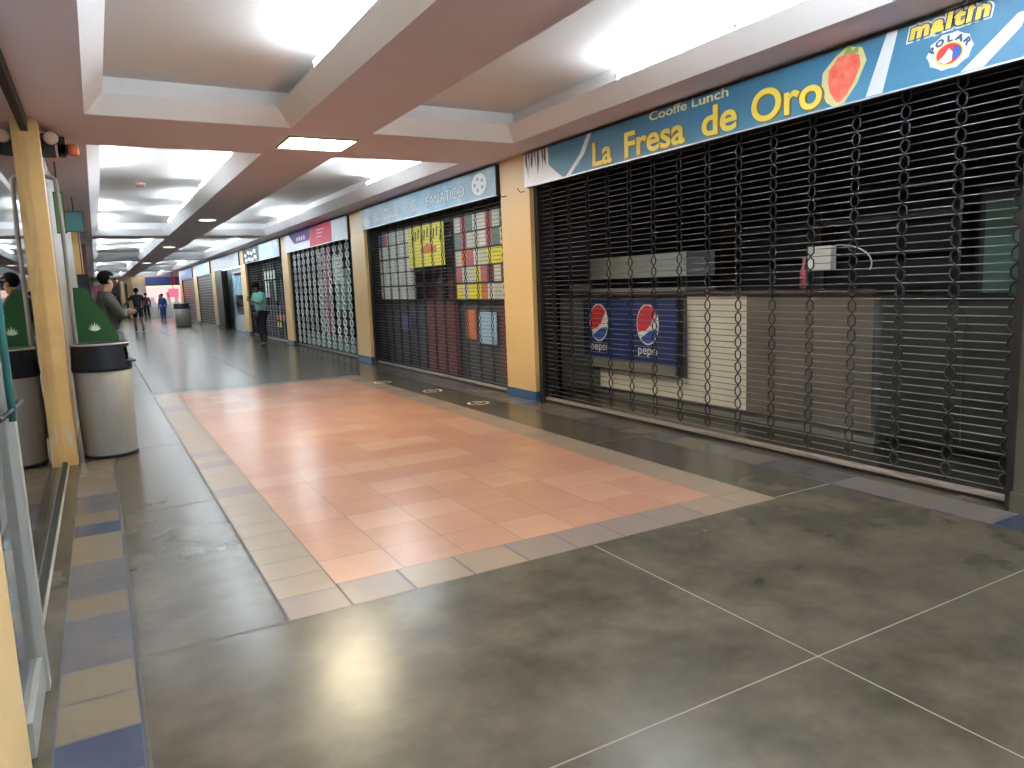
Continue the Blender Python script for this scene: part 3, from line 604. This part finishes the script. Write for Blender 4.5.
# ---------------------------------------------------------------- LEFT GLAZED FRONT
t = thing('pillar', 'worn yellow pillar at the end of the glass front beside the grey bin', 'pillar', (-.335,7.04,0))
mb = MB(); mb.box((-.365,6.94,0), (-.262,7.15,ZS), 'yellowworn'); part(mb, 'shaft', t)
mb = MB(); mb.prism([(-.318,6.938,.22),(-.295,6.938,.15),(-.282,6.938,.19),(-.290,6.938,.28),(-.300,6.938,.33),(-.312,6.938,.36),(-.322,6.938,.29)], (0,.003,0), 'cream'); part(mb, 'bare_patch', t)
t = thing('pillar', 'yellow painted pillar cut off at the lower left corner', 'pillar', (-.45,2.0,0))
mb = MB(); mb.box((-.60,1.5,0), (-.297,2.42,ZS), 'yellow'); part(mb, 'shaft', t)
GX = -.357
mb = MB()
mb.box((GX-.03,2.99,2.66), (GX+.03,6.935,ZS), 'black'); mb.box((GX-.02,2.99,0), (GX+.02,6.94,.035), 'darkmetal')
mb.box((GX+.02,2.99,0), (GX+.032,6.94,.006), 'track'); mb.box((GX-.6,2.42,2.66), (-.31,2.99,ZS), 'darkmetal')
tr = struct('window_4', mb)
mb = MB(); mb.box((GX-.004,2.99,.035), (GX+.004,6.94,2.66), 'glass'); p = struct('window_5', mb)
t = thing('glass_door', 'aluminium framed glass door leaf beside the lower left yellow pillar', 'door', (-.31,2.7,0))
mb = MB(); mb.box((-.335,2.90,0), (-.275,2.97,2.6), 'aluw'); part(mb, 'stile', t)
mb = MB(); mb.box((-.325,2.44,.02), (-.285,2.90,.13), 'aluw'); part(mb, 'bottom_rail', t)
mb = MB(); mb.box((-.31,2.44,.13), (-.302,2.90,2.6), 'glass'); part(mb, 'pane', t)
mb = MB(); mb.tube([(-.25,2.60,1.0),(-.25,2.60,1.75)], .011, 'teal', n=10); part(mb, 'pull_handle', t)
mb = MB(); mb.tube([(-.25,2.30,1.045),(-.25,2.93,1.02)], .007, 'darkmetal', n=8); mb.tube([(-.285,2.91,1.02),(-.25,2.91,1.02)], .007, 'darkmetal', n=8); part(mb, 'push_bar', t)
# fittings on the left wall beyond the pillar
t = thing('emergency_light', 'round twin emergency lamp high beside the left pillar', 'light', (-.2,7.4,2.6))
mb = MB(); mb.box((-.297,7.30,2.55), (-.17,7.46,2.72), 'darkmetal'); part(mb, 'housing', t)
mb = MB(); mb.tube([(-.19,7.29,2.665),(-.19,7.25,2.665),(-.19,7.20,2.665)], [.03,.052,.062], 'darkmetal', n=20); part(mb, 'lamp_shell', t)
mb = MB(); mb.ball((-.19,7.20,2.665), .054, 'lens', sc=(1,.35,1)); part(mb, 'lens', t)
t = thing('alarm_beacon', 'small orange alarm beacon beside the round emergency lamp', 'alarm', (-.06,7.7,2.6))
mb = MB(); mb.box((-.16,7.66,2.60), (-.10,7.74,ZS-.001), 'darkmetal'); mb.box((-.16,7.66,2.62), (-.08,7.74,2.70), 'darkmetal'); part(mb, 'bracket', t)
mb = MB(); mb.lathe([(.045,2.615),(.050,2.63),(.050,2.69),(.035,2.71)], 'orange', n=20, c=(-.05,7.70)); part(mb, 'beacon', t)
for k, xx in ((1, -.20),):
    mb = MB(); mb.tube([(-.29,7.35+.1*k,2.45-.05*k),(xx-.02,7.34+.1*k,2.43-.05*k),(xx,7.33+.1*k,2.36),(xx+.01,7.33+.1*k,1.9),(xx+.01,7.33+.1*k,.05)], .020-.002*k, ['brown','aluw'][k], n=8)
    tag(mb.build('conduit'), ['brown','pale'][k]+' conduit running down the wall behind the grey bin', 'pipe')
def blade(x0, x1, y, z0, z1, m, label):
    t = thing('hanging_sign', label, 'sign', ((x0+x1)/2,y,z0))
    mb = MB(); mb.box((x0,y,z0), (x1,y+.05,z1), m); part(mb, 'panel', t)
    mb = MB()
    for a, b in (((x0-.01,z0-.01),(x1+.01,z0)),((x0-.01,z1),(x1+.01,z1+.01)),((x0-.01,z0),(x0,z1)),((x1,z0),(x1+.01,z1))): mb.box((a[0],y-.003,a[1]), (b[0],y+.053,b[1]), 'rail')
    part(mb, 'frame', t)
    mb = MB(); mb.tube([((x0+x1)/2,y+.025,z1+.01),((x0+x1)/2,y+.025,ZS-.001)], .008, 'rail', n=6); part(mb, 'hanger', t)
blade(-.27, -.20, 9.0, 2.05, 2.45, 'leaf', 'narrow bright green sign on the left wall above the bin')
blade(-.26, -.05, 12, 2.30, 2.56, 'teal', 'dark teal sign hanging at the left wall')

blade(-.25, -.08, 15.5, 1.55, 1.80, 'black', 'small black sign box on the left wall beyond the person in the grey jacket')
t = thing('pillar', 'far yellow pillar on the left side behind the person in the grey jacket', 'pillar', (-.25,16,0))
mb = MB(); mb.box((-.30,17,0), (-.16,17.5,ZS), 'yellowworn'); part(mb, 'shaft', t)
t = thing('pillar', 'dark post on the left side behind the person in the grey jacket', 'pillar', (-.2,22,0))
mb = MB(); mb.box((-.30,22,0), (-.10,22.4,ZS), 'pbrown'); part(mb, 'shaft', t)

# green board
t = thing('display_board', 'dark green board with a sloping top edge and pale plant emblem behind the grey bin', 'board', (-.05,7.75,0))
mb = MB(); mb.prism([(-.215,7.74,.12),(.15,7.74,.12),(.15,7.74,1.02),(-.075,7.74,1.46),(-.175,7.74,1.46)], (0,.045,0), 'green'); part(mb, 'panel', t)
mb = MB()
for xx in (-.18, .08): mb.box((xx,7.70,0), (xx+.04,7.83,.12), 'green')
part(mb, 'feet', t)
mb = MB()
for k in range(7):
    an = PI/2+(k-3)*.36; c0 = Vector((-.035,7.737,1.06)); d = Vector((math.cos(an),0,math.sin(an)))*(.085-.008*abs(k-3)); nn = Vector((-d.z,0,d.x))*.10
    mb.prism([c0, c0+d*.5+nn, c0+d, c0+d*.5-nn], (0,.002,0), 'greenw')
part(mb, 'plant_emblem', t)

# ---------------------------------------------------------------- BINS
def bin_(x, y, r, h, hl, label, drum='can'):
    t = thing('trash_bin', label, 'trash bin', (x,y,0))
    mb = MB(); mb.lathe([(r*.90,.0),(r*.93,.012),(r*.95,.05),(r*.99,h*.5),(r*1.0,h),(r*.96,h+.004),(r*.95,h-.05)], drum, c=(x,y), n=48, capt=False); part(mb, 'drum', t)
    mb = MB(); mb.lathe([(r*.925,.0),(r*.955,.0),(r*.965,.022),(r*.94,.028)], 'lid', c=(x,y), n=48, capb=False, capt=False); part(mb, 'foot_ring', t)
    # lid: a dark collar with a hatch cut out at the corridor side
    mb = MB(); n = 48; a0, a1 = math.radians(-38), math.radians(22)
    def ring(rr, z): return [(x+rr*math.cos(2*PI*k/n), y+rr*math.sin(2*PI*k/n), z) for k in range(n)]
    zs = [(r*1.03,h-.012),(r*1.05,h+.01),(r*1.03,h+.05),(r*1.0,h+hl-.03),(r*1.0,h+hl)]
    for (ra, za), (rb, zb) in zip(zs, zs[1:]):
        A, Bq = ring(ra, za), ring(rb, zb)
        for k in range(n):
            an = (2*PI*k/n+PI) % (2*PI)-PI
            if a0 < an < a1 and za >= h+.04 and zb <= h+hl-.02: continue
            mb.face([A[k], A[(k+1)%n], Bq[(k+1)%n], Bq[k]], 'lid', True)
    mb.face(ring(r*1.03, h-.012)[::-1], 'lid')
    mb.face(ring(r*.99, h+hl-.004), 'lid'); part(mb, 'lid', t)
    mb = MB(); mb.lathe([(r*1.0,h+hl-.006),(r*1.03,h+hl-.004),(r*1.03,h+hl+.006),(r*.985,h+hl+.008)], 'lidrim', c=(x,y), n=48, capb=False, capt=False); part(mb, 'lid_rim', t)
    mb = MB(); pts = [(x+rr*math.cos(an), y+rr*math.sin(an), h+.045) for rr, an in [(r*.98,a0),(r*1.16,a0+.1),(r*1.2,(a0+a1)/2),(r*1.16,a1-.1),(r*.98,a1)]]
    mb.prism(pts, (0,0,.018), 'lid'); part(mb, 'hatch_lip', t)
    return t
bin_(-.012, 7.22, .222, .755, .215, 'large grey drum bin with black lid beside the left yellow pillar')
bin_(3.28, 35.6, .33, .80, .22, 'distant pale bin with black top beside the far right pillar')

# ---------------------------------------------------------------- floor marks
for k, (x, y) in enumerate(((3.50,10.1),(3.70,8.75),(3.71,7.45))):
    t = thing('floor_sticker', 'worn pale ring sticker on the floor by the second grille, %s of three' % ['farthest','middle','nearest'][k], 'floor sticker', (x,y,.0013))
    mb = MB(); n = 28
    for i in range(n):
        if (i+k*5) % 9 == 0: continue
        a, b = 2*PI*i/n, 2*PI*(i+1)/n
        mb.face([(x+.13*math.cos(a),y+.13*math.sin(a),.0022),(x+.13*math.cos(b),y+.13*math.sin(b),.0022),(x+.10*math.cos(b),y+.10*math.sin(b),.0022),(x+.10*math.cos(a),y+.10*math.sin(a),.0022)], 'palesticker')
    part(mb, 'ring', t)
    mb = MB(); mb.face([(x-.05,y-.015,.0022),(x+.05,y-.015,.0022),(x+.05,y+.02,.0022),(x-.05,y+.02,.0022)], 'palesticker'); part(mb, 'centre_mark', t)
# wire hooks on the pillar beside the cafe sign
for k, yy in enumerate((7.62, 7.20)):
    mb = MB(); mb.tube([(4.28,yy,2.36),(4.22,yy,2.35),(4.21,yy+.02,2.38),(4.22,yy+.05,2.40)], .005, 'darkmetal', n=5)
    tag(mb.build('wire_hook'), 'small wire hook on the %s edge of the pillar by the cafe sign' % ['far','near'][k], 'hook')

# ---------------------------------------------------------------- FAR END SHOPS
t = thing('kiosk', 'pink lit glass kiosk at the far end of the corridor', 'kiosk', (4.6,56.5,0))
mb = MB(); mb.box((3.1,55.5,0), (7.5,57.8,.95), 'pwhite'); part(mb, 'counter', t)
mb = MB(); mb.box((3.1,57.0,.95), (7.5,57.2,2.0), 'pinkglow'); part(mb, 'lit_back_panel', t)
mb = MB(); mb.box((3.0,55.4,2.0), (7.6,55.6,2.1), 'orangeglow'); part(mb, 'lit_edge', t)
mb = MB(); mb.box((3.0,55.4,2.1), (7.6,55.7,2.7), 'navyprint'); mb.box((4.6,55.38,2.15), (4.9,55.4,2.65), 'red'); part(mb, 'header', t)
for k in range(8):
    mb = MB(); mb.box((3.3+.5*k,56.6,.95), (3.55+.5*k,56.8,1.35+.15*(k%3)), ['pwhite','ppink','pgrey2'][k%3]); part(mb, 'display_goods', t)
t = thing('neon_sign', 'red lit sign in the far kiosk window', 'sign', (3.8,54.0,1.2))
mb = MB(); mb.box((3.72,46.9,1.35), (4.2,46.95,1.75), 'redglow')
part(mb, 'lit_face', t)
mb = MB(); mb.box((3.70,46.95,1.32), (4.22,47.0,1.78), 'rail'); mb.box((3.93,46.96,1.78), (3.97,46.99,ZS-.001), 'rail'); part(mb, 'backing', t)
for k, (x0, x1, m, lab) in enumerate(((-.2,.45,'signwhite','white lit poster wall at the far left end'),(.75,1.45,'darker','dark shop opening at the far end behind the walking person'),(1.55,1.75,'yellow','slim yellow pillar at the far end, left one'),(1.95,2.15,'yellow','slim yellow pillar at the far end, right one'),(2.25,3.0,'pgrey2','pale poster board left of the pink kiosk'))):
    mb = MB(); mb.box((x0,56.9,0), (x1,57.1,2.5), m)
    tag(mb.build(['poster_wall','dark_opening_panel','pillar','pillar','poster_board'][k]), lab, ['board','shop front','pillar','pillar','board'][k])
mb = MB(); mb.box((2.2,55.9,2.25), (3.0,56.0,2.7), 'yellow'); tag(mb.build('banner'), 'yellow banner above the far poster board', 'banner')
mb = MB(); mb.box((1.78,56.5,0), (1.92,56.7,2.3), 'dark'); tag(mb.build('dark_post'), 'dark post between the two slim far pillars', 'post')
mb = MB(); mb.box((-.1,56.8,1.2), (.4,56.85,2.3), 'ppink'); tag(mb.build('poster'), 'pinkish poster on the far left end wall', 'poster')

# ---------------------------------------------------------------- PEOPLE
def skin_mesh(name, verts, edges, radii, m, parent, root=0, sub=2):
    me = bpy.data.meshes.new(name); me.from_pydata([tuple(v) for v in verts], edges, []); me.update()
    o = bpy.data.objects.new('tmp', me); C.objects.link(o)
    md = o.modifiers.new('s', 'SKIN'); md.use_smooth_shade = True
    for i, sv in enumerate(me.skin_vertices[0].data):
        r = radii[i]; sv.radius = r if isinstance(r, tuple) else (r, r); sv.use_root = (i == root)
    ms = o.modifiers.new('u', 'SUBSURF'); ms.levels = sub; ms.render_levels = sub
    bpy.context.view_layer.update()
    nm = bpy.data.meshes.new_from_object(o.evaluated_get(bpy.context.evaluated_depsgraph_get())); bpy.data.objects.remove(o)
    nm.materials.clear(); nm.materials.append(MT[m]); nm.name = name
    for pl in nm.polygons: pl.use_smooth = True
    ob = bpy.data.objects.new(name, nm); C.objects.link(ob)
    if parent is not None: ob.parent = parent
    return ob
def person(label, loc, rz, J, skin, top, legs, hair, sleeve='long', shorts=False, longhair=False, height=1.70, sub=2):
    """J: joints in a 1.70 m frame facing +y."""
    k = height/1.70
    t = thing('person', label, 'person', loc, world=False); t.rotation_euler = (0,0,rz)
    V = {n: Vector(p)*k for n, p in J.items()}
    names = ['pelvis','waist','chest','neck','chin','head','shL','elL','wrL','shR','elR','wrR','hipL','knL','anL','toeL','hipR','knR','anR','toeR']
    rad = dict(pelvis=(.09,.075), waist=(.085,.065), chest=(.10,.075), neck=.045, chin=.056, head=.083, shL=.045, elL=.038, wrL=.027, shR=.045, elR=.038, wrR=.027,
               hipL=.085, knL=.064, anL=.046, toeL=.035, hipR=.085, knR=.064, anR=.046, toeR=.035)
    E = [('pelvis','waist'),('waist','chest'),('chest','neck'),('neck','chin'),('chin','head'),('chest','shL'),('shL','elL'),('elL','wrL'),('chest','shR'),('shR','elR'),('elR','wrR'),
         ('pelvis','hipL'),('hipL','knL'),('knL','anL'),('anL','toeL'),('pelvis','hipR'),('hipR','knR'),('knR','anR'),('anR','toeR')]
    ix = {n: i for i, n in enumerate(names)}
    vs = [V[n] for n in names]; rs = [rad[n] for n in names]; es = [(ix[a], ix[b]) for a, b in E]
    # hands: palm and five unequal fingers
    for s in 'LR':
        w_ = V['wr'+s]; d = (V['wr'+s]-V['el'+s]).normalized(); side = d.cross(Vector((0,0,1)));
        if side.length < .1: side = Vector((0,1,0))
        side.normalize(); dn = d.cross(side)*(-1 if s == 'L' else 1)
        vs.append(w_+d*.06*k); rs.append((.035,.018)); pi_ = len(vs)-1; es.append((ix['wr'+s], pi_))
        for f, (off, ln) in enumerate(((-.030,.062),(-.010,.075),(.010,.080),(.030,.070))):
            b0 = w_+(d*.085+side*off)*k; vs += [b0, b0+(d*ln*.6+dn*.01)*k, b0+(d*ln+dn*.03)*k]; rs += [.010,.009,.007]
            n0 = len(vs)-3; es += [(pi_, n0), (n0, n0+1), (n0+1, n0+2)]
        b0 = w_+(d*.045+side*.04)*k; vs += [b0, b0+(d*.035+side*.03)*k]; rs += [.012,.009]; n0 = len(vs)-2; es += [(pi_, n0), (n0, n0+1)]
    body = skin_mesh('body', vs, es, rs, skin, t, 0, 1)
    # face: nose, ears, eyes, mouth as one child mesh each where small
    H = V['head']; fw_ = (V.get('face', V['head']+Vector((0,.1,0)))-V['head']).normalized(); sd = fw_.cross(Vector((0,0,1))).normalized()
    mb = MB(); mb.ball(H+fw_*.088*k-Vector((0,0,.025*k)), .017*k, skin, 10, (1,1,1.5))
    for s in (-1, 1): mb.ball(H+sd*.083*s*k-Vector((0,0,.02*k)), .022*k, skin, 10, (.6,1,1.4))
    o = mb.build('nose_and_ears'); o.parent = t
    mb = MB()
    for s in (-1, 1): mb.ball(H+fw_*.080*k+sd*.030*s*k+Vector((0,0,.004*k)), .011*k, 'hair', 8)
    mb.ball(H+fw_*.076*k-Vector((0,0,.062*k)), .014*k, 'pbrown', 8, (1.4,1.4,.4)); o = mb.build('eyes_and_mouth'); o.parent = t
    # hair cap
    mb = MB(); mb.ball(H-fw_*.022*k+Vector((0,0,.030*k)), .094*k, 'hair', 20, (1,1.02,.98))
    if longhair: mb.ball(H-fw_*.055*k-Vector((0,0,.08*k)), .085*k, 'hair', 16, (1.1,.8,1.5))
    bm = mb.bm
    for v in list(bm.verts):      # hairline: lift the cap off the face
        rel = v.co-H; 
        if rel.dot(fw_) > .03*k and rel.z < .045*k: bm.verts.remove(v)
    o = mb.build('hair'); o.parent = t
    def cloth(nm, chain, rr, m, eds):
        return skin_mesh(nm, [V[c] if isinstance(c, str) else Vector(c) for c in chain], eds, rr, m, t, 0, sub)
    def lerp(a, b, f): return V[a].lerp(V[b], f)
    f = 1.0 if sleeve == 'long' else .55
    eL = [lerp('shL','elL', 1 if sleeve == 'long' else .7)]; eR = [lerp('shR','elR', 1 if sleeve == 'long' else .7)]
    ch = [V['pelvis']+Vector((0,0,.0)), V['waist'], V['chest'], lerp('chest','neck',.85), V['shL'], eL[0], V['shR'], eR[0]]
    rr = [(.155,.125), (.15,.118), (.165,.125), (.070,.066), .078, .060, .078, .060]
    ed = [(0,1),(1,2),(2,3),(2,4),(4,5),(2,6),(6,7)]
    if sleeve == 'long':
        ch += [lerp('elL','wrL',.92), lerp('elR','wrR',.92)]; rr += [.044,.044]; ed += [(5,8),(7,9)]
    cloth('jacket' if sleeve == 'long' else 'shirt', ch, rr, top, ed)
    kf = .95 if not shorts else .0
    ch = [V['pelvis']-Vector((0,0,.01)), V['hipL'], V['knL'] if not shorts else lerp('hipL','knL',.85), V['hipR'], V['knR'] if not shorts else lerp('hipR','knR',.85)]
    rr = [(.145,.12), .100, .086 if not shorts else .105, .100, .086 if not shorts else .105]; ed = [(0,1),(1,2),(0,3),(3,4)]
    if not shorts: ch += [lerp('knL','anL',.95), lerp('knR','anR',.95)]; rr += [.068,.068]; ed += [(2,5),(4,6)]
    cloth('shorts' if shorts else 'trousers', ch, rr, legs, ed)
    for s in 'LR':
        a, b = V['an'+s], V['toe'+s]
        skin_mesh('shoe', [a-(b-a)*.25+Vector((0,0,-.03)), a.lerp(b,.45)+Vector((0,0,-.005)), b], [(0,1),(1,2)], [.045,.048,.040], 'shoe', t, 0, 2)
    return t
STAND = dict(pelvis=(0,0,.93), waist=(0,0,1.08), chest=(0,0,1.28), neck=(0,.005,1.44), chin=(0,.02,1.52), head=(0,.02,1.60), face=(0,.2,1.60),
    shL=(-.17,0,1.38), elL=(-.24,-.02,1.12), wrL=(-.25,.05,.88), shR=(.17,0,1.38), elR=(.24,-.02,1.12), wrR=(.25,.05,.88),
    hipL=(-.09,0,.86), knL=(-.10,.02,.48), anL=(-.10,0,.08), toeL=(-.11,.15,.035), hipR=(.09,0,.86), knR=(.10,.02,.48), anR=(.10,0,.08), toeR=(.11,.15,.035))
def P(**k): d = dict(STAND); d.update(k); return d
# man in jacket beyond the green board, arms folded, facing the corridor
person('person in a grey jacket and pale jeans leaning with folded arms behind the green board', (.10,10.2,0), -PI/2+.15,
       P(wrL=(.06,.22,1.16), elL=(-.24,.12,1.12), wrR=(-.08,.25,1.20), elR=(.24,.12,1.14), chest=(0,-.03,1.28), pelvis=(0,.03,.93), neck=(0,.0,1.42), chin=(0,.045,1.50), head=(0,.05,1.585), face=(0,.25,1.60)), 'skin', 'jacket', 'jeans', 'short', height=1.69)
# walking away
person('person in dark T-shirt and shorts walking in the middle of the corridor', (1.40,32.6,0), .1,
       P(knL=(-.10,.16,.50), anL=(-.11,.06,.10), toeL=(-.11,.20,.05), knR=(.10,-.02,.48), anR=(.10,-.22,.12), toeR=(.11,-.12,.04), elL=(-.36,0,1.16), wrL=(-.50,.08,1.02), elR=(.28,.05,1.14), wrR=(.24,.2,1.0)), 'skind', 'darkcloth', 'darkcloth', 'short', sleeve='short', shorts=True, height=1.72)
person('person in teal shirt and dark trousers looking down by the yellow pillar', (3.58,19.3,0), PI*.62,
       P(head=(0,.10,1.57), chin=(0,.06,1.50), face=(0,.25,1.42), neck=(0,.02,1.43), wrL=(-.02,.24,1.20), elL=(-.22,.08,1.12), wrR=(.04,.25,1.27), elR=(.22,.10,1.12), anR=(.14,-.14,.08), knR=(.12,-.03,.48), toeR=(.16,.0,.035)), 'skind', 'tee', 'darkcloth', 'long', sleeve='short', longhair=True, height=1.62)
person('person all in blue standing near the far pink kiosk', (3.25,46,0), PI*.8, STAND, 'skind', 'bluecloth', 'bluecloth', 'short', height=1.52, sub=1)
person('distant person in maroon behind the walking person', (2.75,52,0), .2, P(knL=(-.10,.12,.50), anR=(.10,-.16,.10)), 'skind', 'maroon', 'darkcloth', 'short', height=1.62, sub=1)
person('distant person in dark clothes left of the walking person', (.9,44,0), 2.8, STAND, 'skind', 'darkcloth', 'maroon', 'short', height=1.6, sub=1)
